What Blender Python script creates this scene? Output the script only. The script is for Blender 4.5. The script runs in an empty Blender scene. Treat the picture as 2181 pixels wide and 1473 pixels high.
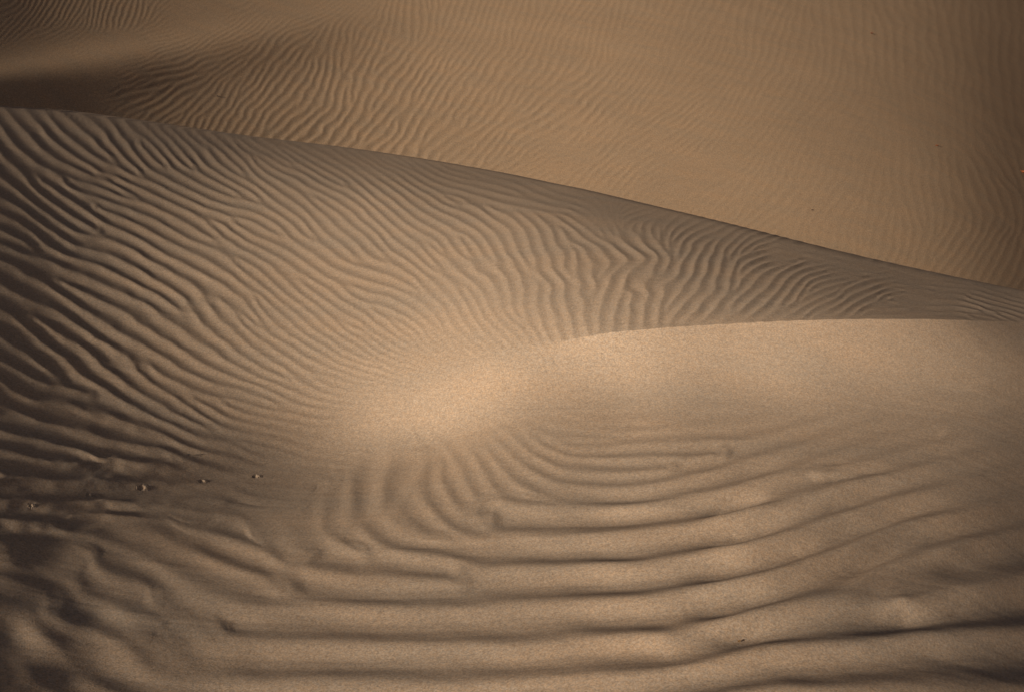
import bpy, math, random
import numpy as np

# ------------------------------------------------------------------ camera, sky, sun, exposure
scene = bpy.context.scene
COL = scene.collection
W, H = 2181.0, 1473.0                      # pixel frame in which the landforms were surveyed
CAM_H = 2.0                                # eye height over the foreground trough, metres
PITCH = math.radians(22.0)
FPX = W * 50.0 / 36.0
cam_d = bpy.data.cameras.new('camera')
cam_d.lens = 50.0; cam_d.sensor_width = 36.0; cam_d.clip_start = 0.05; cam_d.clip_end = 3000.0
cam = bpy.data.objects.new('camera', cam_d); COL.objects.link(cam)
cam.location = (0, 0, CAM_H); cam.rotation_euler = (math.pi / 2 - PITCH, 0, 0)
scene.camera = cam

SUN = np.array([-0.60, -0.71, 0.36]); SUN /= np.linalg.norm(SUN)
elev = math.asin(SUN[2])
sun_d = bpy.data.lights.new('sun', 'SUN'); sun_d.energy = 5.0; sun_d.angle = math.radians(3.0)
sun_d.color = (1.0, 0.94, 0.85)
sun = bpy.data.objects.new('sun', sun_d); COL.objects.link(sun)
from mathutils import Vector
sun.rotation_euler = Vector(tuple(-SUN)).to_track_quat('-Z', 'Y').to_euler()
sun.location = (-20, -12, 12)
world = bpy.data.worlds.new('World'); scene.world = world; world.use_nodes = True
wn = world.node_tree; wn.nodes.clear()
wo = wn.nodes.new('ShaderNodeOutputWorld'); bg = wn.nodes.new('ShaderNodeBackground')
sky = wn.nodes.new('ShaderNodeTexSky'); sky.sky_type = 'NISHITA'; sky.sun_disc = False
sky.sun_elevation = elev
sky.sun_rotation = math.atan2(SUN[0], SUN[1])
sky.dust_density = 4.0; sky.air_density = 0.35; sky.ozone_density = 0.0
bg.inputs['Strength'].default_value = 0.05
wn.links.new(sky.outputs[0], bg.inputs[0]); wn.links.new(bg.outputs[0], wo.inputs[0])
scene.view_settings.view_transform = 'Standard'; scene.view_settings.look = 'None'
scene.view_settings.gamma = 1.0; scene.view_settings.use_curve_mapping = False
scene.view_settings.exposure = -0.05
scene.render.resolution_x = 1024; scene.render.resolution_y = 691

cp, sp = math.cos(PITCH), math.sin(PITCH)
def ray(u, v):
    """direction of the line of sight through a survey pixel"""
    a = (u - W / 2) / FPX; b = -(v - H / 2) / FPX
    return a, cp + b * sp, -sp + b * cp
def place(u, v, z):
    dx, dy, dz = ray(u, v)
    t = (z - CAM_H) / dz
    return t * dx, t * dy, t

def curve(pts):
    xs = np.array([p[0] for p in pts], float); ys = np.array([p[1] for p in pts], float)
    m = np.gradient(ys, xs)
    def f(x):
        x = np.asarray(x, float); xc = np.clip(x, xs[0], xs[-1])
        i = np.clip(np.searchsorted(xs, xc, side='right') - 1, 0, len(xs) - 2)
        h = xs[i + 1] - xs[i]; t = (xc - xs[i]) / h
        y = ((2*t**3 - 3*t**2 + 1) * ys[i] + (t**3 - 2*t**2 + t) * h * m[i]
             + (-2*t**3 + 3*t**2) * ys[i + 1] + (t**3 - t**2) * h * m[i + 1])
        return y + (x - xc) * np.where(x < xs[0], m[0], m[-1])
    return f

# dune crest (silhouette) and the brink between the rippled face and the smooth foreground dune
CREST = curve([(-400, 200), (0, 226), (120, 236), (250, 253), (480, 287), (750, 320), (1000, 360), (1200, 402), (1500, 473),
               (1800, 548), (2000, 592), (2181, 628), (2600, 715)])
BRINK = curve([(-400, 1128), (0, 1108), (250, 1078), (500, 1034), (700, 985), (850, 925), (950, 862), (1050, 793), (1150, 742),
               (1250, 716), (1400, 700), (1550, 690), (1700, 683), (1850, 680), (2000, 681), (2181, 686), (2600, 716)])

# ------------------------------------------------------------------ target brightness of each stretch of sand, to be put into its slopes
def tps(pts, reg=1e-3):
    P = np.array(pts, float); X = P[:, :2] / 1000.0; n = len(X)
    def U(r2): return np.where(r2 > 0, 0.5 * r2 * np.log(r2 + 1e-12), 0)
    K = U(((X[:, None] - X[None]) ** 2).sum(-1)) + reg * np.eye(n)
    A = np.zeros((n + 3, n + 3)); A[:n, :n] = K; A[:n, n] = 1; A[:n, n + 1:] = X
    A[n, :n] = 1; A[n + 1:, :n] = X.T
    w = np.linalg.solve(A, np.concatenate([P[:, 2], np.zeros(3)]))
    def f(u, v):
        q = np.stack([np.asarray(u, float).ravel(), np.asarray(v, float).ravel()], 1) / 1000.0
        r2 = ((q[:, None] - X[None]) ** 2).sum(-1)
        return (U(r2) @ w[:n] + w[n] + q @ w[n + 1:]).reshape(np.shape(u))
    return f
def rows(cols, table):
    out = []
    for y, vals in table:
        for x, val in zip(cols, vals):
            if val is not None:
                yy = y(x) if callable(y) else y
                out.append((x, yy, math.log(val / 255.0 * (0.85 if x < 200 else 0.90 if x < 400 else 1.0) * (0.93 if yy > 820 and x > 400 else 1.0))))
    return out
CX = [0, 130, 300, 550, 800, 1090, 1350, 1650, 1900, 2060, 2181]
_ = None
T_MID = tps(rows(CX, [
    (lambda x: float(CREST(x)) + 8,  [20, 28, 38, 60, 76, 86, 86, 84, 72, 55, 38]),
    (lambda x: float(CREST(x)) + 42, [24, 34, 50, 80, 98, 106, 98, 90, 74, 55, _]),
    (lambda x: float(CREST(x)) + 90, [28, 44, 68, 103, 124, 128, 112, 98, 76, _, _]),
    (450, [35, 62, 88, 115, _, _, _, _, _, _, _]), (520, [36, 66, 94, 120, 136, 136, 117, _, _, _, _]),
    (620, [36, 68, 98, 126, 147, 150, 132, 106, _, _, _]), (675, [37, 69, 99, 128, 152, 160, 140, 118, 88, 68, 50]),
    (730, [38, 70, 100, 130, 155, 172, _, _, _, _, _]), (800, [38, 66, 95, 130, 168, _, _, _, _, _, _]),
    (870, [38, 62, 88, 126, 190, _, _, _, _, _, _]), (940, [32, 50, 68, 104, _, _, _, _, _, _, _]),
    (1010, [26, 40, 54, 76, _, _, _, _, _, _, _]), (1080, [30, 48, _, _, _, _, _, _, _, _, _])]))
T_FORE = tps(rows(CX, [
    (lambda x: float(BRINK(x)) + 8, [36, 54, 70, 98, 172, 192, 186, 166, 150, 134, 112]),
    (760, [_, _, _, _, _, 195, 188, 170, 158, 142, 120]), (820, [_, _, _, _, _, 192, 176, 166, 150, 134, 108]),
    (870, [_, _, _, _, _, 186, 160, 150, 134, 112, 78]), (940, [_, _, _, _, 166, 158, 150, 138, 112, 90, 58]),
    (1010, [_, _, _, 95, 142, 146, 146, 130, 105, 84, 54]), (1110, [44, 66, 86, 112, 133, 139, 138, 122, 100, 82, 50]),
    (1200, [54, 76, 94, 110, 126, 133, 131, 113, 92, 75, 47]), (1300, [56, 80, 96, 112, 127, 131, 129, 112, 90, 71, 43]),
    (1400, [52, 74, 94, 114, 126, 133, 131, 114, 90, 70, 41]), (1500, [40, 60, 84, 114, 126, 135, 132, 115, 88, 68, 40])]
    ) + [(x, y, math.log(l / 255)) for x, y, l in ((940, 890, 208), (1000, 850, 212), (1200, 845, 160), (1300, 880, 138), (1110, 905, 148),
    (1030, 935, 155), (1450, 860, 142), (1250, 770, 190), (800, 1000, 138), (900, 975, 146))])
T_FAR = tps(rows(CX, [
    (0,   [42, 50, 66, 92, 108, 122, 118, 100, 82, 64, 40]),
    (60,  [44, 62, 84, 90, 106, 121, 120, 105, 88, 68, 42]),
    (110, [60, 80, 80, 66, 108, 123, 122, 108, 90, 69, 42]),
    (150, [44, 36, 44, 70, 108, 124, 124, 109, 92, 70, 41]),
    (190, [8, 18, 40, 74, 108, 126, 126, 111, 94, 72, 41]),
    (220, [10, 24, 46, 76, 110, 127, 127, 113, 95, 73, 42]),
    (270, [10, 24, 46, 84, 114, 131, 131, 118, 98, 77, 44]),
    (400, [_, _, _, _, _, 134, 138, 128, 108, 85, 50]),
    (500, [_, _, _, _, _, _, 138, 132, 116, 92, 56]),
    (620, [_, _, _, _, _, _, _, 132, 116, 98, 62])]
    ) + [(450, 50, math.log(88 / 255)), (450, 85, math.log(80 / 255))])
GAIN, AMB = 0.66, 0.015
def lean(lg, u, lo, lf=1.0, rf=1.0):
    lum = np.exp(np.clip(lg, math.log(8 / 255), math.log(212 / 255))) ** 2.2
    b = (lum - AMB) / GAIN; b = np.minimum(0.5 * (b + np.sqrt(b * b + 4 * lo * lo)), 0.82)
    out = np.clip(np.maximum(-60 - u, u - W - 130) / 120, 0, 1)      # beyond the view the dunes level out
    b = b - 0.04 * lf * np.clip((190 - u) / 200, 0, 1) - 0.08 * rf * np.clip((u - 1980) / 180, 0, 1)  # darkening towards the frame edges, put into the slopes as extra tilt from the sun
    return b * (1 - out) + np.where(u < 0, 0.42 + 0.13 * lf, 0.40) * out

class Shaper:
    """height lattice whose slopes are shaped to give each stretch its target brightness"""
    def __init__(s, U, V, z0, target, p0, q0, ws, wp=0.02, wz=1e-4, cut=None, wd=1.0):
        s.wd = wd
        s.U, s.V, s.z = U, V, z0.copy(); s.z0 = z0.copy()
        s.B, s.p0, s.q0, s.ws, s.wp, s.wz, s.cut = target, p0, q0, ws, wp, wz, cut
    def metric(s):
        x, y, t = place(s.U, s.V, s.z)
        def du(a): return 0.5 * (a[:-1, 1:] - a[:-1, :-1] + a[1:, 1:] - a[1:, :-1])
        def dv(a): return 0.5 * (a[1:, :-1] - a[:-1, :-1] + a[1:, 1:] - a[:-1, 1:])
        xu, xv, yu, yv = du(x), dv(x), du(y), dv(y)
        D = xu * yv - xv * yu
        D = np.where(np.abs(D) < 1e-9, 1e-9, D)
        s.a, s.b, s.c, s.d = yv / D, -yu / D, -xv / D, xu / D      # p = a zu + b zv ; q = c zu + d zv
    def pq(s, z):
        zu = 0.5 * (z[:-1, 1:] - z[:-1, :-1] + z[1:, 1:] - z[1:, :-1])
        zv = 0.5 * (z[1:, :-1] - z[:-1, :-1] + z[1:, 1:] - z[:-1, 1:])
        return s.a * zu + s.b * zv, s.c * zu + s.d * zv
    def pqT(s, P, Q):
        gu = 0.5 * (s.a * P + s.c * Q); gv = 0.5 * (s.b * P + s.d * Q)
        g = np.zeros_like(s.z)
        g[:-1, 1:] += gu - gv; g[:-1, :-1] += -gu - gv; g[1:, 1:] += gu + gv; g[1:, :-1] += -gu + gv
        return g
    def normal_op(s, z):
        P, Q = s.pq(z)
        r = s.wd * (-SUN[0] * P - SUN[1] * Q)
        GP = -SUN[0] * r + s.wp * P; GQ = -SUN[1] * r + s.wp * Q
        for F, G in ((P, GP), (Q, GQ)):
            d = (F[:, 1:] - F[:, :-1]) * s.ws; G[:, 1:] += d; G[:, :-1] -= d
            d = (F[1:] - F[:-1]) * s.ws * s.rowcut; G[1:] += d; G[:-1] -= d
        g = s.pqT(GP, GQ) + s.wz * z
        tw = s.wt * (z[1:, 1:] - z[:-1, 1:] - z[1:, :-1] + z[:-1, :-1])   # keeps neighbouring rows of the lattice in step
        g[1:, 1:] += tw; g[:-1, :-1] += tw; g[:-1, 1:] -= tw; g[1:, :-1] -= tw
        return g
    def solve(s, outer=9, inner=450, damp=0.7):
        nr = s.z.shape[0] - 2; s.rowcut = np.ones((nr, s.z.shape[1] - 1))
        if s.cut is not None:
            j, w = s.cut; s.rowcut[j - 1] = w
        for k in range(outer):
            s.metric(); P, Q = s.pq(s.z)
            nrm = np.sqrt(1 + np.clip(P * P + Q * Q, 0, 1.0))
            rhs_r = s.wd * (s.B * nrm - SUN[2])
            rhs = s.pqT(-SUN[0] * rhs_r + s.wp * s.p0, -SUN[1] * rhs_r + s.wp * s.q0) + s.wz * s.z0
            M = (s.a**2 + s.c**2 + s.b**2 + s.d**2)
            s.wt = 0.25 * M
            Mi = np.zeros_like(s.z); Mi[:-1, :-1] += M; Mi[1:, :-1] += M; Mi[:-1, 1:] += M; Mi[1:, 1:] += M
            Mi = 1.0 / (Mi * 0.25 * (0.6 + 4 * s.ws) + s.wz)
            z = s.z.copy(); r = rhs - s.normal_op(z); h = Mi * r; p = h.copy(); rz = (r * h).sum()
            for it in range(inner):
                Ap = s.normal_op(p); al = rz / max((p * Ap).sum(), 1e-30)
                z += al * p; r -= al * Ap; h = Mi * r; rn = (r * h).sum(); p = h + (rn / rz) * p; rz = rn
            s.z = s.z + damp * (z - s.z)
        s.metric(); P, Q = s.pq(s.z)
        s.err = float(np.abs((-SUN[0]*P - SUN[1]*Q + SUN[2]) / np.sqrt(1 + P*P + Q*Q) - s.B).mean())
        return s.z

NC = 130
us = np.linspace(-330, W + 330, NC)
NM, NF = 44, 56
gm = np.linspace(0, 1, NM); gf = np.linspace(0, 1, NF)
VB = H + 170
crest_l, brink_l = CREST(us), BRINK(us)
Vn = np.concatenate([crest_l[None] + (brink_l - crest_l)[None] * gm[:, None],
                     brink_l[None] + (VB - brink_l)[None] * gf[1:, None] ** 1.1])
Un = np.broadcast_to(us[None], Vn.shape).copy()
brk = NM - 1
uc = 0.5 * (Un[:-1, 1:] + Un[:-1, :-1]); vc = 0.25 * (Vn[:-1, 1:] + Vn[:-1, :-1] + Vn[1:, 1:] + Vn[1:, :-1])
ucl = np.clip(uc, -60, W + 60)
Bm, Bf = T_MID(ucl, vc), T_FORE(ucl, np.minimum(vc, 1500))
wl = 1 / (1 + np.exp((uc - 1120) / 35.0))                          # 1 where the two faces melt into each other
soft = 1 / (1 + np.exp(-(vc - BRINK(uc)) / 22.0))
hard = (np.arange(vc.shape[0])[:, None] >= brk).astype(float)
mixw = wl * soft + (1 - wl) * hard
LO = 0.02 + 0.05 * np.exp(-np.maximum(vc - CREST(uc), 0) / 60.0) + 0.02 * np.clip((500 - uc) / 400, 0, 1) * np.exp(-np.maximum(vc - CREST(uc), 0) / 130.0)
Bn = lean(Bm * (1 - mixw) + Bf * mixw, uc, LO, 0.45, 0.5 * hard)
z0 = np.where(np.arange(Vn.shape[0])[:, None] < brk, 0.10 + 0.12 * (1 - np.minimum(1, np.arange(Vn.shape[0])[:, None] / brk)), 0.10)
z0 = z0 - 0.00012 * (Un - W / 2) * (Vn < BRINK(Un) + 300)
q0 = np.where(hard > 0, 0.04, 0.10) * np.ones_like(vc); p0 = np.zeros_like(vc)
colcut = 1 / (1 + np.exp((0.5 * (us[1:] + us[:-1]) - 1190) / 30.0))
near = Shaper(Un, Vn, z0, Bn, p0, q0, ws=0.35, wp=0.04, cut=(brk, colcut * 1.0 + 0.0005))
near.solve()
print('near z', near.z.min(), near.z.max(), 'err', near.err)

# far dune: lattice on the ground itself, fanned out from the viewpoint
def project(x, y, z):
    d = y * cp - (z - CAM_H) * sp
    return W / 2 + x / d * FPX, H / 2 - (y * sp + (z - CAM_H) * cp) / d * FPX, d
NR = 78
ay = np.log(6.6) + (np.log(45.0) - np.log(6.6)) * np.linspace(0, 1, NR)
Yl = np.exp(ay)[:, None] * np.ones((1, NC))
Al = (us - W / 2) / (FPX * 0.97)                                     # x / y of every column
Xl = Al[None] * Yl
SL = 0.42
zf0 = -1.35 + SL * (Yl - 12.2)
zf0 = np.where(zf0 > 4, 4 + 0.25 * (zf0 - 4), zf0)
class GroundShaper(Shaper):
    def metric(s):
        if not hasattr(s, 'a'):
            x, y = Xl, Yl
            def du(a): return 0.5 * (a[:-1, 1:] - a[:-1, :-1] + a[1:, 1:] - a[1:, :-1])
            def dv(a): return 0.5 * (a[1:, :-1] - a[:-1, :-1] + a[1:, 1:] - a[:-1, 1:])
            xu, xv, yu, yv = du(x), dv(x), du(y), dv(y)
            D = xu * yv - xv * yu
            s.a, s.b, s.c, s.d = yv / D, -yu / D, -xv / D, xu / D
        def mid(a): return 0.25 * (a[:-1, 1:] + a[:-1, :-1] + a[1:, 1:] + a[1:, :-1])
        u, v, _d = project(mid(Xl), mid(Yl), mid(s.z))
        s.u, s.v = u, v
        s.B = lean(T_FAR(np.clip(u, -60, W + 60), np.clip(v, -40, CREST(u) + 20)), u,
                   0.02, 1.5, 0.35)
ucf = 0.5 * (us[1:] + us[:-1])[None] * np.ones((NR - 1, 1))
edge = 0.6 * np.clip((260 - ucf) / 400, 0, 1) + 0.7 * np.clip((ucf - 1800) / 300, 0, 1)  # both flanks tipped away from the sun to shape darker edges
edge = edge * (1 - np.clip(np.maximum(-60 - ucf, ucf - W - 60) / 120, 0, 1))
far = GroundShaper(Xl, Yl, zf0, None, -0.36 * edge, np.full_like(ucf, SL), ws=0.8, wp=0.06)
far.solve()
print('far z', far.z.min(), far.z.max(), 'err', far.err)

# ------------------------------------------------------------------ wind ripples: a phase field grown over an orientation map
def ctrl(points, u, v, h=75.0):
    P = np.array(points, float); shp = u.shape
    out = [np.zeros(u.size) for _ in range(4)]; ws_ = np.zeros(u.size)
    uu, vv = u.ravel(), v.ravel()
    for x, y, th, lam, c in P:
        w = 1.0 / (((uu - x) ** 2 + (1.5 * (vv - y)) ** 2) / h ** 2 + 0.12) ** 2
        t = math.radians(th)
        out[0] += w * -math.sin(t); out[1] += w * math.cos(t); out[2] += w * math.log(lam); out[3] += w * c; ws_ += w
    gx, gy = out[0] / ws_, out[1] / ws_
    n = np.hypot(gx, gy) + 1e-9
    return (gx / n).reshape(shp), (gy / n).reshape(shp), np.exp(out[2] / ws_).reshape(shp), (out[3] / ws_).reshape(shp)

def smooth_noise(shape, rng, sx, sy):
    n = rng.standard_normal(shape)
    fy = np.fft.fftfreq(shape[0])[:, None]; fx = np.fft.fftfreq(shape[1])[None]
    F = np.fft.fft2(n) * np.exp(-2 * math.pi ** 2 * ((fx * sx) ** 2 + (fy * sy) ** 2))
    r = np.fft.ifft2(F).real
    return r / r.std()

class Ripples:
    def __init__(s, box, step, points, seeds=(), rseed=1, iters=7, jitter=0.25, wob=(60, 40), nrm=0.75, post=0, zig=0.0):
        x0, y0, x1, y1 = box
        s.x0, s.y0, s.step = x0, y0, step
        nx, ny = int((x1 - x0) / step), int((y1 - y0) / step)
        rng = np.random.default_rng(rseed)
        u, v = np.meshgrid(x0 + step * np.arange(nx), y0 + step * np.arange(ny))
        gx, gy, lam, c = ctrl(points, u, v)
        th = np.arctan2(gy, gx) + jitter * smooth_noise(u.shape, rng, wob[0] / step, wob[1] / step)
        if zig:                                                      # gusts from two sides make the crests zigzag
            th = th + zig * np.exp(-((u - 1280) / 330.0) ** 2 - ((v - 590) / 120.0) ** 2) * smooth_noise(u.shape, rng, 55 / step, 17 / step)
        lam = lam * np.exp(0.08 * smooth_noise(u.shape, rng, 60 / step, 40 / step))
        NA = 24; la = 1.4
        lk = np.log(lam) / math.log(la); lk0 = math.floor(lk.min()); NL = int(math.ceil(lk.max())) - lk0 + 1
        af = (th / (2 * math.pi) * NA) % NA; ai = np.floor(af).astype(int); at = af - ai
        li = np.floor(lk - lk0).astype(int); lt = lk - lk0 - li
        fy = np.fft.fftfreq(ny)[:, None]; fx = np.fft.fftfreq(nx)[None]
        filt = []
        for a in range(NA):
            for l in range(NL):
                w = (np.where(ai == a, 1 - at, 0) + np.where((ai + 1) % NA == a, at, 0)) * \
                    (np.where(li == l, 1 - lt, 0) + np.where(li + 1 == l, lt, 0))
                if w.max() < 0.02: continue
                f = step / la ** (l + lk0); A = 2 * math.pi * a / NA
                sf = f / (2 * math.pi * nrm)
                G = np.exp(-((fx - f * math.cos(A)) ** 2 + (fy - f * math.sin(A)) ** 2) / (2 * sf ** 2))
                filt.append((w, G))
        seed = np.zeros((ny, nx))
        for pl in seeds:
            pl = np.array(pl, float)
            for (ax, ay), (bx, by) in zip(pl[:-1], pl[1:]):
                n = max(2, int(math.hypot(bx - ax, by - ay) / (0.5 * step)))
                for t in np.linspace(0, 1, n):
                    i = int(round((ax + (bx - ax) * t - x0) / step)); j = int(round((ay + (by - ay) * t - y0) / step))
                    if 0 <= i < nx and 0 <= j < ny: seed[j, i] = 1
        z = np.exp(2j * math.pi * rng.random((ny, nx))) * (0.03 if len(seeds) else 1.0)
        for it in range(iters):
            z = np.where(seed > 0, 6.0 + 0j, z)
            F = np.fft.fft2(z); z2 = np.zeros_like(z)
            for w, G in filt: z2 += w * np.fft.ifft2(F * G)
            m = np.abs(z2)
            ref = np.sqrt(np.mean(m ** 2))
            if it < iters - 1: z = z2 / (m + 0.02 * ref + 1e-12)
        for it in range(post):
            F = np.fft.fft2(z2); z2 = np.zeros_like(z)
            for w, G in filt: z2 += w * np.fft.ifft2(F * G)
        m = np.abs(z2)
        # local normalisation so that amplitude dips only at the defects
        fl = np.fft.ifft2(np.fft.fft2(m) * np.exp(-2 * math.pi ** 2 * ((fx ** 2 + fy ** 2) * (70 / step) ** 2))).real
        z = z2 / (fl + 1e-12)
        # exact band-limited refinement by 2
        K = 3
        F = np.fft.fftshift(np.fft.fft2(z)); P = np.zeros((ny * K, nx * K), complex)
        a0 = (ny * K) // 2 - ny // 2; b0 = (nx * K) // 2 - nx // 2
        P[a0:a0 + ny, b0:b0 + nx] = F
        s.z = np.fft.ifft2(np.fft.ifftshift(P)) * K * K
        s.K = K; s.gx, s.gy, s.lam, s.c = np.cos(th), np.sin(th), lam, c
    def bil(s, A, u, v, st):
        i = np.clip((u - s.x0) / st, 0, A.shape[1] - 1.001); j = np.clip((v - s.y0) / st, 0, A.shape[0] - 1.001)
        i0 = i.astype(int); j0 = j.astype(int); a = i - i0; b = j - j0
        return (A[j0, i0] * (1 - a) + A[j0, i0 + 1] * a) * (1 - b) + (A[j0 + 1, i0] * (1 - a) + A[j0 + 1, i0 + 1] * a) * b
    def height(s, u, v, X, Y, round_=0.10):
        """ripple relief on the sheet X, Y whose points show at u, v"""
        z = s.bil(s.z, u, v, s.step / s.K)
        gx = s.bil(s.gx, u, v, s.step); gy = s.bil(s.gy, u, v, s.step)
        lam = s.bil(s.lam, u, v, s.step); c = s.bil(s.c, u, v, s.step)
        # wave vector on the ground
        k0 = (gx * np.gradient(u, axis=1) + gy * np.gradient(v, axis=1)) / lam
        k1 = (gx * np.gradient(u, axis=0) + gy * np.gradient(v, axis=0)) / lam
        x0, x1, y0, y1 = np.gradient(X, axis=1), np.gradient(X, axis=0), np.gradient(Y, axis=1), np.gradient(Y, axis=0)
        D = x0 * y1 - x1 * y0; D = np.where(np.abs(D) < 1e-9, 1e-9, D)
        kx = (k0 * y1 - k1 * y0) / D; ky = (-k0 * x1 + k1 * x0) / D
        kk = np.sqrt(kx * kx + ky * ky) + 1e-6
        facing = (kx * SUN[0] + ky * SUN[1]) / kk
        lw = np.minimum(1.0 / kk, s.max_len)
        am = np.clip(0.5 / (np.maximum(facing, 0.1) + 0.05), 0.75, 2.2) * np.clip(0.6 + facing * 3, 0.4, 1)
        am = am * np.clip(1.3 - 0.5 / (s.max_len * kk + 0.2), 0.3, 1)
        wv = s.wob_amp * (noise(NOI3, u * 8 / s.wob_len, v * 11 / s.wob_len) + 0.5 * noise(NOI3, u * 17 / s.wob_len + 300, v * 22 / s.wob_len + 90))
        if s is rip_mid:                                             # the crests zigzag where the wind turned over the brink
            wv = wv + np.exp(-((u - 1300) / 300.0) ** 2 - ((v - 590) / 110.0) ** 2) * (0.16 * noise(NOI3, u * 8 / 42.0 + 77, v * 6 / 10.0) + 0.15 * noise(NOI3, u * 8 / 70.0 + 377, v * 6 / 20.0 + 40))
        if s is rip_fore:                                            # lumpy, broken crests at the left
            wv = wv + 0.10 * np.exp(-((u - 120) / 260.0) ** 2) * noise(NOI3, u * 8 / 38.0 + 7, v * 6 / 26.0)
        ph = (np.angle(z) / (2 * math.pi) + wv) % 1.0                # 0 at the crest, grows towards the light
        m = np.clip((np.abs(z) - (0.2 if s is rip_fore else 0)) * s.edge_gain, 0, 1); m = m * m * (3 - 2 * m)
        d = np.abs((ph + 0.5) % 1.0 - 0.5) * 2                       # 0 crest .. 1 trough
        dd = np.sqrt(d * d + round_ ** 2)
        prof = 0.30 * (1 - dd) ** 2 + 0.85 * (np.sqrt((1 - dd) ** 2 + 0.16) - 0.4)   # sharp crest, broad soft trough
        return lw * c * m * am * (prof - 0.33)

MID_P = [
 (0,300,38,42,1.0),(0,480,22,42,1.1),(0,650,27,58,1.2),(0,800,20,50,1.2),(0,950,6,52,1.3),(0,1060,4,58,1.3),
 (200,290,36,36,.9),(200,450,25,38,1.1),(200,600,29,46,1.2),(200,750,28,50,1.2),(200,880,20,50,1.2),(200,1000,5,44,1.1),
 (400,310,36,26,.7),(400,360,35,32,1),(400,480,30,36,1.1),(400,620,33,42,1.2),(400,760,27,42,1.1),(400,880,22,36,1.0),(400,970,10,40,.8),(430,1030,0,40,.25),
 (600,330,30,20,.5),(600,390,37,30,1),(600,500,33,31,1),(600,640,33,33,1),(600,780,26,32,.95),(600,870,15,28,.8),(600,940,8,28,.45),(620,1000,0,30,.05),
 (800,350,25,18,.45),(800,420,38,28,1),(800,520,42,30,1),(800,660,38,28,.95),(800,780,26,22,.8),(790,840,14,20,.4),(800,900,5,20,.05),
 (1000,400,25,18,.5),(1000,460,38,28,1),(1000,560,56,35,1),(1000,680,55,28,.9),(1000,740,35,20,.6),(960,790,20,18,.15),(900,850,10,18,0),
 (1200,430,22,20,.4),(1285,462,60,24,.15),(1200,500,45,38,1),(1200,600,68,44,1.1),(1200,690,82,44,1),(1090,740,50,26,.6),(1090,775,30,20,.1),
 (1350,450,165,20,.35),(1350,520,60,40,1),(1350,600,88,46,1.1),(1350,680,110,46,1),
 (1500,500,165,22,.8),(1500,570,98,46,1.1),(1500,625,120,40,1),(1500,670,145,34,1),
 (1650,550,176,18,1),(1650,600,140,34,1),(1650,660,152,32,1),(1800,580,183,15,1.1),(1800,630,160,24,1),(1800,665,165,24,1),
 (1950,610,187,13,1),(1950,660,170,18,1),(2100,650,190,12,.9),(2240,680,188,14,.7)]
FAR_P = [
 (30,60,150,14,.7),(120,10,120,14,.9),(250,30,115,15,.9),(60,110,165,12,0.1),(250,100,165,12,.0),(430,50,160,12,.0),(620,20,160,12,.05),(750,10,150,14,.25),
 (100,160,170,10,.15),(200,175,166,10,.8),(350,130,165,11,.8),(500,95,160,12,.7),(640,60,150,14,.6),(60,205,175,9,.2),(140,215,170,9,.5),
 (300,220,148,17,1),(400,200,140,20,1),(500,240,128,24,1.1),(440,150,155,13,.9),(600,130,115,20,.8),(600,200,120,24,1.1),(600,270,128,25,1.2),(700,90,88,22,.6),(700,180,105,24,1.1),(700,280,130,26,1.2),
 (850,40,95,22,.5),(850,180,118,24,1.0),(850,290,140,24,1),(1000,60,110,22,.5),(1000,200,128,20,.8),(1000,320,147,18,.7),
 (1200,60,115,22,.4),(1200,200,132,20,.6),(1200,350,150,17,.6),(1400,100,120,20,.35),(1400,300,145,18,.5),(1400,430,152,16,.5),
 (1600,100,110,22,.35),(1600,300,135,20,.3),(1600,450,140,20,.4),(1800,80,95,24,.4),(1800,300,125,22,.18),(1800,470,115,24,.35),
 (1950,80,90,24,.4),(1950,250,90,24,.15),(1950,400,75,26,.3),(1950,520,105,26,.5),(2100,100,90,24,.3),(2100,400,60,24,.45),(2100,520,120,26,.6),(2181,250,90,24,.2),(2300,500,120,26,.5)]
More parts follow.
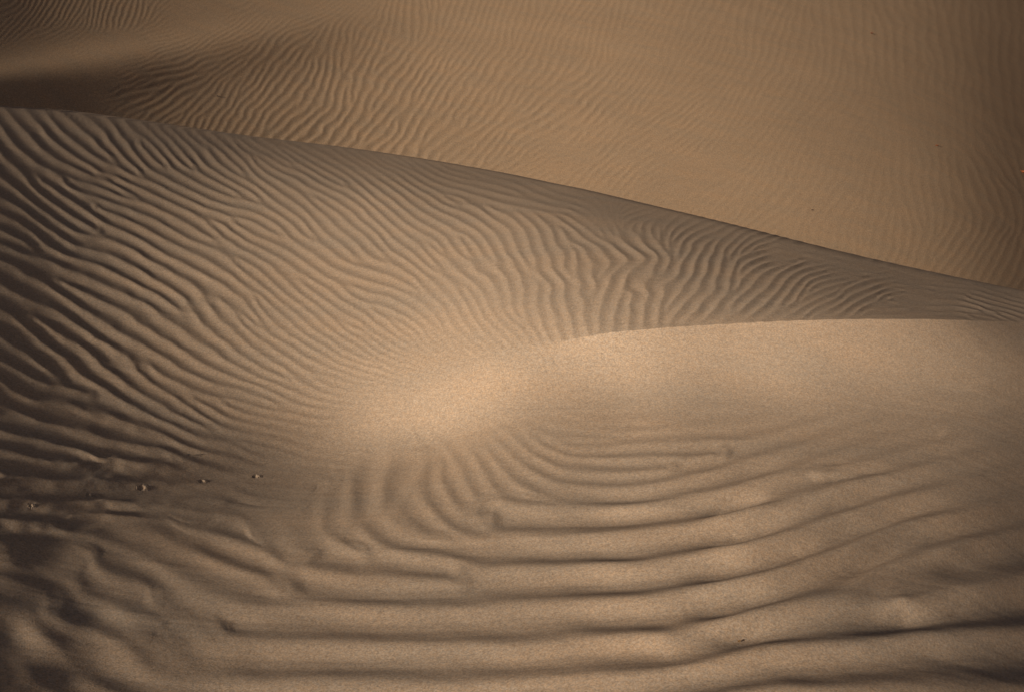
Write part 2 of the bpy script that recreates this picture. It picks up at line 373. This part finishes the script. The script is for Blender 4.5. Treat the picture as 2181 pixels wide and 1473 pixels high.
FORE_P = [
 (1667,1036,-14,66,0.5),(458,1338,20,70,0.5),(640,1042,-20,40,0.0), (1893,1238,-18,80,0),(1900,1252,-18,80,0), (1250,940,0,24,.35),(1400,945,-4,26,.4),(1300,990,4,30,.6),(1170,1000,32,36,.7),(1090,960,45,32,.5),(1500,1000,-12,34,.5),(1700,960,-17,36,.3),(1850,960,-20,40,.2),
 (1100,1100,3,66,1),(1350,1110,-3,66,1),(1600,1080,-14,66,.9),(1850,1040,-20,62,.7),(2050,1020,-18,62,.5),
 (1100,1240,0,76,1.1),(1350,1240,-3,74,1.1),(1600,1210,-14,72,1.1),(1850,1170,-22,72,1.1),(2080,1160,-18,90,1),
 (1100,1330,-1,80,1.1),(1350,1330,-4,80,1.1),(1600,1300,-13,84,1.1),(1900,1290,-14,90,1.1),(1100,1420,-2,86,1.1),(1500,1410,-10,90,1.1),(1900,1400,-4,105,1.0),(2150,1300,-3,110,.8),(2150,1430,-3,110,.6),
 (800,1060,95,66,.8),(870,1115,35,54,.8),(690,1080,110,70,.6),(950,1050,60,50,.7),(1020,1000,60,40,.6),(860,1010,125,56,.45),(620,1120,80,60,.5),(720,1200,15,62,1),
 (500,1180,20,52,1),(350,1140,40,50,.8),(120,1190,70,80,1.1),(60,1250,20,60,1.1),(250,1240,15,48,1.1),(450,1260,30,54,1),
 (300,1330,12,70,1.1),(400,1330,55,80,1.2),(200,1390,30,90,1.2),(50,1400,60,90,1.2),(500,1330,-3,84,1.1),(600,1420,-2,88,1.1),
 (800,1330,0,80,1.1),(800,1420,0,86,1.1),(900,1190,4,60,.9),
 (1400,860,0,30,0),(1150,860,20,30,0),(1650,840,-10,30,0),(1900,860,-10,40,0),(2100,900,-15,50,.1),(1250,900,0,24,.1),(1000,900,40,30,.05),(600,1050,-20,40,.2),(400,1090,-10,50,.3),(150,1120,5,50,.8),(0,1120,5,50,1)]
SEEDS = [
 [(1240,971),(1390,971),(1530,968)],[(1265,951),(1400,941),(1540,936)],
 [(1078,952),(1100,985),(1150,1013),(1190,1028),(1235,1034),(1290,1036),(1390,1028),(1465,1011),(1565,986),(1655,956)],
 [(925,985),(885,1030),(893,1068),(940,1098),(1000,1108),(1050,1100)],
 [(735,1020),(690,1060),(672,1100),(690,1135),(750,1155)],[(640,1060),(600,1100),(600,1140),(640,1165)],
 [(985,965),(975,1000),(1000,1035),(1060,1062),(1110,1075),(1180,1072),(1255,1078),(1340,1071),(1440,1056),(1565,1031),(1665,1003),(1740,981),(1810,951)],
 [(795,1040),(793,1074),(811,1104),(845,1125),(888,1138),(980,1142),(1090,1143),(1215,1141),(1340,1136),(1440,1126),(1540,1106),(1640,1076),(1740,1048),(1840,1016),(1930,996),(1990,985)],
 [(585,1221),(610,1206),(650,1201),(685,1216),(740,1235),(790,1231),(837,1233),(896,1246),(940,1234),(1023,1216),(1090,1208),(1215,1208),(1340,1203),(1440,1191),(1540,1171),(1640,1146),(1740,1116),(1840,1081),(1915,1048),(1980,1046)],
 [(435,1246),(450,1266),(485,1281),(600,1286),(706,1287),(770,1281),(837,1288),(896,1286),(960,1290),(1090,1283),(1215,1281),(1340,1273),(1465,1258),(1540,1241),(1640,1226),(1715,1196),(1790,1171),(1865,1131),(1940,1106),(1990,1098),(2040,1106)],
 [(350,1291),(370,1301),(395,1331),(425,1351),(450,1381),(525,1381),(625,1366),(725,1358),(850,1373),(950,1368),(1090,1361),(1215,1358),(1340,1353),(1465,1338),(1565,1321),(1640,1301),(1715,1276),(1830,1261)],
 [(1835,1246),(1910,1201),(1990,1176),(2065,1141),(2140,1116),(2250,1112)],
 [(1850,1291),(1940,1266),(2015,1241),(2090,1221),(2250,1218)],
 [(400,1475),(450,1456),(540,1456),(740,1451),(990,1456),(1090,1446),(1240,1441),(1390,1436),(1465,1434)],
 [(1470,1425),(1515,1406),(1590,1381),(1665,1366),(1840,1358),(1990,1348),(2090,1338),(2250,1341)],
 [(1500,1475),(1640,1471),(1790,1461),(1940,1463),(2250,1471)],
 [(320,1131),(350,1146),(380,1171),(450,1186),(500,1206),(550,1208),(568,1221)],
 [(425,1136),(475,1151),(525,1166),(565,1171)],[(655,1163),(769,1167),(896,1176),(940,1180)],
 [(175,1191),(225,1211),(265,1231),(350,1246),(410,1251)],
 [(-60,1215),(0,1221),(30,1241),(65,1251),(115,1256),(145,1271),(175,1268),(200,1266),(240,1276),(300,1281),(400,1281)],
 [(-60,1300),(0,1311),(100,1326),(190,1334),(205,1356),(250,1376),(285,1391),(315,1421),(360,1441)],
 [(-60,1370),(0,1378),(30,1391),(45,1411),(45,1431),(65,1451),(100,1466)],
 [(108,1176),(104,1200),(112,1220),(130,1231)],
]
MID_P = [(x, y, th, l * (0.80 if y > 600 and x < 450 else 0.72 if x < 300 else 0.72 if x > 1050 else 0.68), c * (1.0 if x < 80 else 1.2 if x < 300 else 1.3 if x < 1300 else 1.2 if x < 1750 else 1.0)) for x, y, th, l, c in MID_P]
FAR_P = [(x, y, th, l * 0.80, c * (1.15 if x < 900 else 1.0 if x < 1300 else 0.85 if x < 1700 else 0.6)) for x, y, th, l, c in FAR_P]
rip_mid = Ripples((-340, 150, 2560, 1300), 4.0, MID_P, rseed=29, jitter=0.11, zig=0.30)
rip_far = Ripples((-340, -200, 2560, 800), 3.2, FAR_P, rseed=5, jitter=0.16, wob=(30, 20), iters=6)
FORE_P = [(x, y, th, l, c * (0.28 if x < 130 else 0.45 if x < 480 else 0.55 if x < 760 and y < 1130 else 1.1 if x < 980 and y < 1160 else 0.8 if x < 720 else 1.05 if x < 1300 else 1.7 if y < 1350 else 1.2)) for x, y, th, l, c in FORE_P]
rip_fore = Ripples((-380, 600, 2560, 1700), 7.0, FORE_P, seeds=SEEDS, rseed=3, jitter=0.04, iters=8, nrm=0.6, post=1)

rip_mid.edge_gain, rip_far.edge_gain, rip_fore.edge_gain = 1.4, 1.5, 1.5
rip_mid.max_len, rip_far.max_len, rip_fore.max_len = 0.16, 0.28, 0.42
rip_mid.wob_amp, rip_mid.wob_len = 0.05, 26.0
rip_far.wob_amp, rip_far.wob_len = 0.08, 14.0
rip_fore.wob_amp, rip_fore.wob_len = 0.03, 70.0

# ------------------------------------------------------------------ resampling of the lattices
def hermite_cols(A, xs, xq):
    """A (rows, cols) resampled along columns at xq, uniform xs"""
    h = xs[1] - xs[0]; i = np.clip(((xq - xs[0]) / h).astype(int), 0, len(xs) - 2); t = ((xq - xs[0]) / h - i)[None]
    m = np.gradient(A, axis=1)
    return ((2*t**3 - 3*t**2 + 1) * A[:, i] + (t**3 - 2*t**2 + t) * m[:, i] + (-2*t**3 + 3*t**2) * A[:, i+1] + (t**3 - t**2) * m[:, i+1])
def hermite_rows(A, V, seg, t, brk=None, w=None):
    """per-column cubic in v. A, V (rows, cols); seg, t (new rows): segment index and parameter"""
    dV = V[1:] - V[:-1]; S = (A[1:] - A[:-1]) / dV
    T = np.empty_like(A); T[0] = S[0]; T[-1] = S[-1]
    T[1:-1] = (S[:-1] * dV[1:] + S[1:] * dV[:-1]) / (dV[1:] + dV[:-1])
    Tl, Tr = T.copy(), T.copy()                                     # tangent as end of / start of a segment
    if brk is not None:
        Tl[brk] = w * T[brk] + (1 - w) * (1.5 * S[brk-1] - 0.5 * T[brk-1]); Tr[brk] = w * T[brk] + (1 - w) * (1.5 * S[brk] - 0.5 * T[brk+1])
    t = t[:, None]; h = dV[seg]
    return ((2*t**3 - 3*t**2 + 1) * A[seg] + (t**3 - 2*t**2 + t) * h * Tr[seg] + (-2*t**3 + 3*t**2) * A[seg+1] + (t**3 - t**2) * h * Tl[seg+1])

def columns(step):
    inner = np.arange(-30, W + 30, step)
    def tail(n, s0, tot):
        k = np.arange(1, n + 1) / n
        return s0 * n * k * (1 + (tot / (s0 * n) - 1) * k)
    L = inner[0] - tail(60, step, 290)[::-1]; R = inner[-1] + tail(60, step, 290)
    return np.concatenate([L, inner, R])

def fine(lattice_z, lattice_V, ucols, segs, ts, brk=None):
    A = hermite_cols(lattice_z, us, ucols); V = hermite_cols(lattice_V, us, ucols)
    w = 1 / (1 + np.exp((ucols - 1190) / 30.0))
    Z = hermite_rows(A, V, segs, ts, brk, w)
    tt = ts[:, None]; Vq = V[segs] * (1 - tt) + V[segs + 1] * tt
    return Z, Vq
def rowparam(n0, n1, count):
    x = np.linspace(n0, n1, count); s_ = np.clip(np.floor(x).astype(int), n0, n1 - 1); return s_, x - s_

rngN = np.random.default_rng(77)
NOI = smooth_noise((512, 1024), rngN, 2.2, 1.0); NOI2 = smooth_noise((512, 1024), rngN, 9.0, 1.2); NOI3 = smooth_noise((512, 1024), rngN, 8, 6)
def noise(A, x, y):
    i = np.mod(x, A.shape[1]); j = np.mod(y, A.shape[0]); i0 = np.floor(i).astype(int); j0 = np.floor(j).astype(int)
    a = i - i0; b = j - j0; i1 = (i0 + 1) % A.shape[1]; j1 = (j0 + 1) % A.shape[0]; i0 %= A.shape[1]; j0 %= A.shape[0]
    a = a*a*(3-2*a); b = b*b*(3-2*b)
    return (A[j0, i0]*(1-a) + A[j0, i1]*a)*(1-b) + (A[j1, i0]*(1-a) + A[j1, i1]*a)*b

uc_ = columns(1.9)
sm, tm = rowparam(0, brk, 430); sf, tf = rowparam(brk, Vn.shape[0] - 1, 430)
Zm, Vm = fine(near.z, Vn, uc_, sm, tm, brk); Zf, Vf2 = fine(near.z, Vn, uc_, sf, tf, brk)
Ug = np.broadcast_to(uc_[None], Zm.shape)
wleft = 1 / (1 + np.exp((Ug - 1000) / 60.0))
def near_ripples(Z, V, sinfo):
    X, Y, T = place(Ug, V, Z)
    d = V - BRINK(Ug)
    wid = 5 + 45 * wleft
    wm = np.where(d < 0, 1.0, np.exp(-(np.maximum(d, 0) / wid) ** 2 * (1.0)))
    wf = 1 - np.exp(-(np.maximum(d + 20 * wleft, 0) / (wid)) ** 2)
    calmc = 0.35 + 0.65 * np.clip((V - CREST(Ug)) / 48.0, 0, 1)       # the relief dies out towards the crest
    lip = np.clip(0.25 + np.maximum(-d, 0) / 28.0, 0, 1)
    calmc = calmc * np.where(Ug > 1000, 1 - (1 - lip) * np.clip((Ug - 1250) / 300 + 0.35, 0, 1), 1)
    r = wm * calmc * rip_mid.height(Ug, V, X, Y, 0.16) * 0.062
    rf = rip_fore.height(Ug, V, X, Y, 0.32) * 0.135
    r = r + wf * rf
    lump = np.exp(-(np.maximum(Ug - 60, 0) / 300.0) ** 2) * np.clip((d - 10) / 50.0, 0, 1)
    r = r + 0.0030 * lump * noise(NOI3, Ug * 8 / 46.0, V * 6 / 26.0)
    # the valley crease between the two faces, running from the left edge into the bright saddle
    r = r - 0.009 * np.exp(-((d + 34) / 28.0) ** 2) * np.exp(-((Ug - 430) / 380.0) ** 2)
    # faint wind streaks
    st = noise(NOI2, X * 60, Y * 170) * 0.00013 + noise(NOI, X * 45, Y * 60) * 0.00012 + noise(NOI3, X * 30, Y * 34) * 0.0009
    return r + st, X, Y
Rm, Xm0, Ym0 = near_ripples(Zm, Vm, 0); Rf, Xf0, Yf0 = near_ripples(Zf, Vf2, 0)
Rf[0] = Rm[-1]; Zf[0] = Zm[-1]

# ------------------------------------------------------------------ paw prints pressed into the sand
def on_grid(X, Y, Z, V, u, v):
    """sand surface point under survey pixel (u, v), bilinear in the fine grid"""
    i = int(np.clip(np.searchsorted(uc_, u) - 1, 0, len(uc_) - 2)); a = (u - uc_[i]) / (uc_[i+1] - uc_[i])
    col = V[:, i] * (1 - a) + V[:, i+1] * a
    k = int(np.clip(np.searchsorted(col, v) - 1, 0, len(col) - 2)); b = (v - col[k]) / (col[k+1] - col[k])
    return [float((A[k, i] * (1-a) + A[k, i+1] * a) * (1-b) + (A[k+1, i] * (1-a) + A[k+1, i+1] * a) * b) for A in (X, Y, Z)]
PAWS = [  # u, v, half width, depth of the press, heap of thrown sand
 (305, 1033, 13, 0.0075, 0.0050, 'deepest paw print, with a heap of thrown sand on its right side'),
 (432, 1019, 11, 0.0055, 0.0038, 'paw print with several toe marks, between the deepest print and the last one'),
 (547, 1012, 11, 0.0055, 0.0035, 'shallow paw print nearest the bright saddle, rightmost of the track'),
 (190, 1047, 9, 0.0035, 0.0014, 'faint paw print with two toe dots, left of the deepest print'),
 (68, 1075, 8, 0.0028, 0.0010, 'paw print in the shaded trough, leftmost of the track')]
for (pu, pv, hw, dp, hp, lab) in PAWS:                               # the sand is dug away under each print
    a = (Ug - pu) / hw; b = (Vm - pv) / (hw * 0.40)
    Rm = Rm - (dp + 0.003) * np.exp(-((a * a + b * b) / 0.75) ** 2)

# ------------------------------------------------------------------ material
def sand_material(name, base, grain=(220.0, 90.0), streak=True):
    m = bpy.data.materials.new(name); m.use_nodes = True; nt = m.node_tree; N = nt.nodes; L = nt.links; N.clear()
    out = N.new('ShaderNodeOutputMaterial'); bs = N.new('ShaderNodeBsdfDiffuse'); bs.inputs['Roughness'].default_value = 0.0
    co = N.new('ShaderNodeTexCoord')
    def nz(scale, detail, rough=0.6):
        t = N.new('ShaderNodeTexNoise'); t.inputs['Scale'].default_value = scale; t.inputs['Detail'].default_value = detail
        t.inputs['Roughness'].default_value = rough; L.new(co.outputs['Object'], t.inputs['Vector']); return t
    a = nz(grain[0], 2, 0.8); b = nz(grain[1], 2, 0.7); c = nz(1.1, 4, 0.55)
    def math_(op, x, y):
        n = N.new('ShaderNodeMath'); n.operation = op
        for i, q in enumerate((x, y)):
            if isinstance(q, (int, float)): n.inputs[i].default_value = q
            else: L.new(q, n.inputs[i])
        return n.outputs[0]
    g1 = math_('MULTIPLY', math_('SUBTRACT', a.outputs['Fac'], 0.5), 1.5)
    g2 = math_('MULTIPLY', math_('SUBTRACT', b.outputs['Fac'], 0.5), 0.6)
    g3 = math_('MULTIPLY', math_('SUBTRACT', c.outputs['Fac'], 0.5), 0.18)
    f = math_('ADD', math_('ADD', g1, g2), math_('ADD', g3, 1.0))
    vm = N.new('ShaderNodeVectorMath'); vm.operation = 'SCALE'; vm.inputs[0].default_value = base; L.new(f, vm.inputs['Scale'])
    # grains differ in hue as well: ochre and grey ones
    h = nz(grain[0] * 0.7, 1); mix = N.new('ShaderNodeMix'); mix.data_type = 'RGBA'; mix.blend_type = 'MULTIPLY'
    rp = N.new('ShaderNodeValToRGB'); rp.color_ramp.elements[0].position = 0.35; rp.color_ramp.elements[1].position = 0.65
    rp.color_ramp.elements[0].color = (1.04, 0.99, 0.93, 1); rp.color_ramp.elements[1].color = (0.97, 1.01, 1.06, 1)
    L.new(h.outputs['Fac'], rp.inputs['Fac'])
    mix.inputs[0].default_value = 1.0; L.new(vm.outputs[0], mix.inputs[6]); L.new(rp.outputs[0], mix.inputs[7])
    # drifts of darker heavy-mineral sand, drawn out along the wind
    mp = N.new('ShaderNodeMapping'); mp.inputs['Scale'].default_value = (1.3, 3.4, 3.4); L.new(co.outputs['Object'], mp.inputs['Vector'])
    t = N.new('ShaderNodeTexNoise'); t.inputs['Scale'].default_value = 1.6; t.inputs['Detail'].default_value = 5; L.new(mp.outputs[0], t.inputs['Vector'])
    r2 = N.new('ShaderNodeValToRGB'); r2.color_ramp.elements[0].position = 0.30; r2.color_ramp.elements[1].position = 0.72
    r2.color_ramp.elements[0].color = (0.93, 0.955, 0.975, 1); r2.color_ramp.elements[1].color = (1.03, 1.0, 0.965, 1)
    L.new(t.outputs['Fac'], r2.inputs['Fac'])
    m2 = N.new('ShaderNodeMix'); m2.data_type = 'RGBA'; m2.blend_type = 'MULTIPLY'; m2.inputs[0].default_value = 1.0
    L.new(mix.outputs[2], m2.inputs[6]); L.new(r2.outputs[0], m2.inputs[7])
    L.new(m2.outputs[2], bs.inputs['Color'])
    bp = N.new('ShaderNodeBump'); bp.inputs['Strength'].default_value = 0.25; bp.inputs['Distance'].default_value = 0.002
    L.new(a.outputs['Fac'], bp.inputs['Height']); L.new(bp.outputs[0], bs.inputs['Normal'])
    L.new(bs.outputs[0], out.inputs['Surface'])
    return m
M_SAND = sand_material('dune_sand', (0.45, 0.314, 0.205))
M_FAR = sand_material('far_dune_sand', (0.45, 0.290, 0.168), grain=(110.0, 60.0))

# ------------------------------------------------------------------ meshes
def widen(X, Y, Z, reach, front=False):
    """carries the sheet on, coarsely, past the surveyed strip on both sides (and towards the viewer)"""
    g = reach * (np.arange(1, 15) / 14.0) ** 1.8
    L, R = g[::-1][None], g[None]
    def fall(q): return -0.05 * q - 0.05 * q * q / (1 + q)
    X2 = np.concatenate([X[:, :1] - L, X, X[:, -1:] + R], 1); Y2 = np.concatenate([Y[:, :1] + 0 * L, Y, Y[:, -1:] + 0 * R], 1)
    Z2 = np.concatenate([Z[:, :1] + fall(L), Z, Z[:, -1:] + fall(R)], 1)
    if front:
        q = g[:, None]
        X2 = np.concatenate([X2, X2[-1:] + 0 * q]); Y2 = np.concatenate([Y2, Y2[-1:] - q]); Z2 = np.concatenate([Z2, Z2[-1:] + 0.6 * fall(q)])
    return X2, Y2, Z2
def sheet(name, X, Y, Z, mat, kind='structure', label=None):
    ny, nx = X.shape
    me = bpy.data.meshes.new(name)
    co = np.stack([X, Y, Z], -1).reshape(-1, 3).astype(np.float32)
    idx = np.arange(nx * ny).reshape(ny, nx)
    q = np.stack([idx[1:, :-1], idx[1:, 1:], idx[:-1, 1:], idx[:-1, :-1]], -1).reshape(-1)
    me.vertices.add(len(co)); me.vertices.foreach_set('co', co.ravel())
    nf = len(q) // 4
    me.loops.add(len(q)); me.loops.foreach_set('vertex_index', q.astype(np.int32))
    me.polygons.add(nf); me.polygons.foreach_set('loop_start', (np.arange(nf) * 4).astype(np.int32))
    me.polygons.foreach_set('use_smooth', np.ones(nf, bool))
    me.update(calc_edges=True)
    me.materials.append(mat)
    o = bpy.data.objects.new(name, me); COL.objects.link(o)
    o['kind'] = kind
    if label: o['label'] = label
    return o

# middle dune: front face up to its crest, then the lee side that drops away behind
Xa, Ya = Xm0, Ym0; Za = Zm + Rm
k = np.linspace(0, 1, 15)[1:][::-1][:, None]
back = 2.6 * k ** 1.5
gyx = np.stack([np.full_like(uc_, 0.35), np.full_like(uc_, 1.0)])
Xb = Xa[0][None] + gyx[0][None] * back; Yb = Ya[0][None] + gyx[1][None] * back
slope0 = -0.20
Zb = Za[0][None] + slope0 * back - 0.35 * back ** 2 / (1 + 0.6 * back)
sheet('middle_dune', *widen(np.concatenate([Xb, Xa]), np.concatenate([Yb, Ya]), np.concatenate([Zb, Za]), 7.0), M_SAND,
      label='rippled dune face between the crest line and the smooth foreground dune')
sheet('foreground_dune', *widen(Xf0, Yf0, Zf + Rf, 7.0, True), M_SAND, label='smooth pale dune with broad curved ripples in the foreground')
yr = np.concatenate([np.linspace(6.65, 7.9, 12), np.geomspace(8.0, 24, 600), np.geomspace(24.3, 44.5, 40)])
rr = (np.log(yr) - ay[0]) / (ay[1] - ay[0]); sf_ = np.clip(rr.astype(int), 0, NR - 2); tf_ = rr - sf_
Aq = hermite_cols(far.z, us, uc_); Lq = np.broadcast_to(ay[:, None], Aq.shape)
Zq = hermite_rows(Aq, Lq, sf_, tf_)
Yq = yr[:, None] * np.ones_like(Zq); Xq = Yq * ((uc_ - W / 2) / (FPX * 0.97))[None]
Uq, Vq, Tq = project(Xq, Yq, Zq)
rq = rip_far.height(Uq, np.clip(Vq, -190, 780), Xq, Yq, 0.12) * 0.062
rq = rq * np.clip((Vq + 190) / 60, 0, 1)
rq = rq + noise(NOI3, Xq * 14, Yq * 14) * 0.0012
# low ridge across the far dune's upper left, shaped to catch a bright band
fold = np.interp(Uq, [-330, 0, 450, 900, 1300], [205, 156, 82, 0, -60])
rq = rq + 0.060 * np.exp(-((Vq - fold - 38) / 55.0) ** 2) / (1 + np.exp((Uq - 780) / 90.0))
sheet('far_dune', *widen(Xq[::-1], Yq[::-1], (Zq + rq)[::-1], 40.0), M_FAR, label='tall dune flank of fine ripples rising behind the crest')
# desert floor all round, out to the horizon
gx_ = np.concatenate([-np.geomspace(6, 1500, 40)[::-1], np.linspace(-5, 5, 11), np.geomspace(6, 1500, 40)])
GX, GY = np.meshgrid(gx_, gx_ + 8)
GR = np.hypot(GX, GY - 8)
GZ = -9.0 + np.clip((GR - 20) / 80, 0, 1) * (1.2 * np.sin(GX * 0.043 + 1.0) + 1.0 * np.sin(GY * 0.051 + GX * 0.02))
sheet('desert_ground', GX, GY, GZ, M_FAR, label='open sand desert round the dunes')

# ------------------------------------------------------------------ the paw prints themselves and the bits of litter
rnd = random.Random(4)
def mesh_object(name, verts, faces, mat, parent=None, smooth=True):
    me = bpy.data.meshes.new(name); me.from_pydata(verts, [], faces); me.update()
    for p in me.polygons: p.use_smooth = smooth
    me.materials.append(mat)
    o = bpy.data.objects.new(name, me); COL.objects.link(o); o.parent = parent
    return o
Xs, Ys, Zs = Xm0, Ym0, Zm + Rm
for n_, (pu, pv, hw, dp, hp, lab) in enumerate(PAWS):
    nA, nB = 34, 20; vs, fs = [], []
    c0 = None
    toes = [(-0.78, -0.25), (-0.55, -0.62), (-0.2, -0.7), (-0.85, 0.3)]
    rnd2 = random.Random(n_ + 20); toes = [(tx + rnd2.uniform(-.1, .1), ty + rnd2.uniform(-.15, .15)) for tx, ty in toes][: 4 - n_ % 2]
    for j in range(nB + 1):
        for i in range(nA + 1):
            a = -1.55 + 3.1 * i / nA; b = -1.9 + 3.8 * j / nB
            x, y, z = on_grid(Xm0, Ym0, Zm + Rm, Vm, pu + a * hw, pv + b * hw * 0.40)
            e = math.exp(-((a * a + b * b) / 0.75) ** 2)
            z += (dp + 0.003) * e                                    # back to the undisturbed level
            r2 = a * a + b * b
            edge_ = max(0.0, min(1.0, (math.hypot(a / 1.52, b / 1.85) - 0.72) / 0.28)); edge_ = edge_ * edge_ * (3 - 2 * edge_)
            f = -0.6 * dp * math.exp(-(((a + 0.35) / 0.42) ** 2 + (b / 0.62) ** 2) ** 1.4)
            f += 0.16 * hp * math.exp(-(((a - 0.62) / 0.42) ** 2 + ((b + 0.05) / 0.7) ** 2))
            for tx, ty in toes: f -= 0.3 * dp * math.exp(-(((a - tx) / 0.14) ** 2 + ((b - ty) / 0.26) ** 2))
            f += rnd2.uniform(-1, 1) * 0.0005 * (1 - edge_)
            z += f * (1 - edge_) + 0.0003 * (1 - edge_) - 0.0015 * edge_
            if c0 is None: c0 = on_grid(Xm0, Ym0, Zm + Rm, Vm, pu, pv)
            vs.append((x - c0[0], y - c0[1], z - c0[2]))
    for j in range(nB):
        for i in range(nA):
            k = j * (nA + 1) + i; fs.append((k + nA + 1, k + nA + 2, k + 1, k))
    o = mesh_object('paw_print', vs, fs, M_SAND); o.location = c0
    o['label'] = lab; o['category'] = 'paw print'; o['group'] = 'paw prints of a small animal crossing the hollow'

def plain(name, col, rough=0.8):
    m = bpy.data.materials.new(name); m.use_nodes = True; nt = m.node_tree
    b = nt.nodes['Principled BSDF']; b.inputs['Roughness'].default_value = rough
    t = nt.nodes.new('ShaderNodeTexNoise'); t.inputs['Scale'].default_value = 90; t.inputs['Detail'].default_value = 3
    co = nt.nodes.new('ShaderNodeTexCoord'); nt.links.new(co.outputs['Object'], t.inputs['Vector'])
    r = nt.nodes.new('ShaderNodeValToRGB'); r.color_ramp.elements[0].color = tuple(c * 0.6 for c in col) + (1,)
    r.color_ramp.elements[1].color = tuple(min(1, c * 1.4) for c in col) + (1,)
    nt.links.new(t.outputs['Fac'], r.inputs['Fac']); nt.links.new(r.outputs[0], b.inputs['Base Color'])
    return m
M_DARK = plain('dark_dead_leaf', (0.022, 0.013, 0.008)); M_RUST = plain('rust_dead_leaf', (0.26, 0.075, 0.02)); M_STEM = plain('dry_stalk', (0.05, 0.03, 0.018))
M_OCHRE = plain('ochre_leaf', (0.20, 0.10, 0.03)); M_BROWN = plain('brown_leaf', (0.055, 0.028, 0.014))
def leaf(loc, length, width, rot, curl, mat, label, stalk=True):
    """a curled dead leaf: lens outline, folded along its rib, tips turned up, with a thin stalk"""
    root = bpy.data.objects.new('dry_leaf', None); COL.objects.link(root)
    root.location = loc; root.rotation_euler = (0, 0, rot)
    root['label'] = label; root['category'] = 'dry leaf'; root['group'] = 'dead leaves blown onto the dunes'
    vs, fs = [], []; n, m_ = 14, 6
    for side in (0, 1):
        for i in range(n + 1):
            s_ = i / n; w = width * math.sin(math.pi * min(1, max(0, s_))) ** 0.8 * (1 - 0.25 * s_)
            for j in range(m_ + 1):
                t = -1 + 2 * j / m_
                z = curl * length * (2 * s_ - 1) ** 2 + 0.45 * width * abs(t) ** 1.3 * math.sin(math.pi * s_) + 0.08 * width * math.sin(9 * s_ + 3 * t)
                vs.append((length * (s_ - 0.5), 0.5 * w * t, z + 0.003 - side * 0.0008))
    q = (n + 1) * (m_ + 1)
    for i in range(n):
        for j in range(m_):
            k = i * (m_ + 1) + j
            fs.append((k, k + m_ + 1, k + m_ + 2, k + 1)); fs.append((q + k, q + k + 1, q + k + m_ + 2, q + k + m_ + 1))
    for i in range(n):
        for j in (0, m_):
            k = i * (m_ + 1) + j; f = (k, q + k, q + k + m_ + 1, k + m_ + 1)
            fs.append(f if j == 0 else f[::-1])
    mesh_object('blade', vs, fs, mat, root)
    if stalk:
        vs, fs = [], []
        for i in range(7):
            s_ = i / 6; r = 0.0016 * (1 - 0.5 * s_); x = -length * (0.46 + 0.5 * s_); y = 0.12 * length * s_ * s_; z = curl * length + 0.003 - 0.5 * curl * length * s_
            for k in range(5):
                an = 2 * math.pi * k / 5; vs.append((x, y + r * math.cos(an), z + r * math.sin(an)))
        for i in range(6):
            for k in range(5): fs.append((i*5+k, i*5+(k+1) % 5, i*5+5+(k+1) % 5, i*5+5+k))
        mesh_object('stalk', vs, fs, M_STEM, root)
    return root
FG = (Xq[::-1], Yq[::-1], (Zq + rq)[::-1], Vq[::-1], Uq[::-1]); MG = (Xm0, Ym0, Zm + Rm, Vm); GG = (Xf0, Yf0, Zf + Rf, Vf2)
def fix_u(g_, u, v):
    if len(g_) < 5: return u
    q = u
    for _k in range(4):                                              # the fan's columns lean a little against the view's
        i = int(np.clip(np.searchsorted(uc_, q) - 1, 0, len(uc_) - 2)); k = int(np.clip(np.searchsorted(g_[3][:, i], v), 0, g_[3].shape[0] - 1))
        q += u - g_[4][k, i]
    return q
LEAVES = [
 (FG, 462, 207, 0.020, 0.014, 2.3, 0.30, M_DARK, 'blackish curled leaf among the scalloped ripples of the far dune, at upper left'),
 (FG, 1730, 449, 0.030, 0.014, 0.35, 0.22, M_BROWN, 'small brown leaf lying just above the dune crest, right of centre'),
 (FG, 1995, 312, 0.055, 0.022, 0.25, 0.18, M_RUST, 'rust orange leaf with a dark back, alone on the smooth right flank'),
 (FG, 1855, 72, 0.060, 0.040, 1.1, 0.20, M_RUST, 'crumpled reddish leaf near the top edge of the photo, right of centre'),
 (FG, 2177, 368, 0.10, 0.050, 1.9, 0.20, M_RUST, 'orange leaf cut by the right edge of the photo'),
 (MG, 402, 970, 0.011, 0.005, 0.1, 0.22, M_DARK, 'tiny dark leaf flake just above the paw print track'),
 (GG, 1576, 1349, 0.009, 0.005, 0.6, 0.15, M_OCHRE, 'tiny ochre leaf flake on a broad foreground ripple at lower right')]
for g_, lu, lv, ln, wd, ro, cu, mt, lab in LEAVES:
    leaf(on_grid(*g_[:4], fix_u(g_, lu, lv), lv), ln, wd, ro, cu, mt, lab, stalk=ln > 0.05)
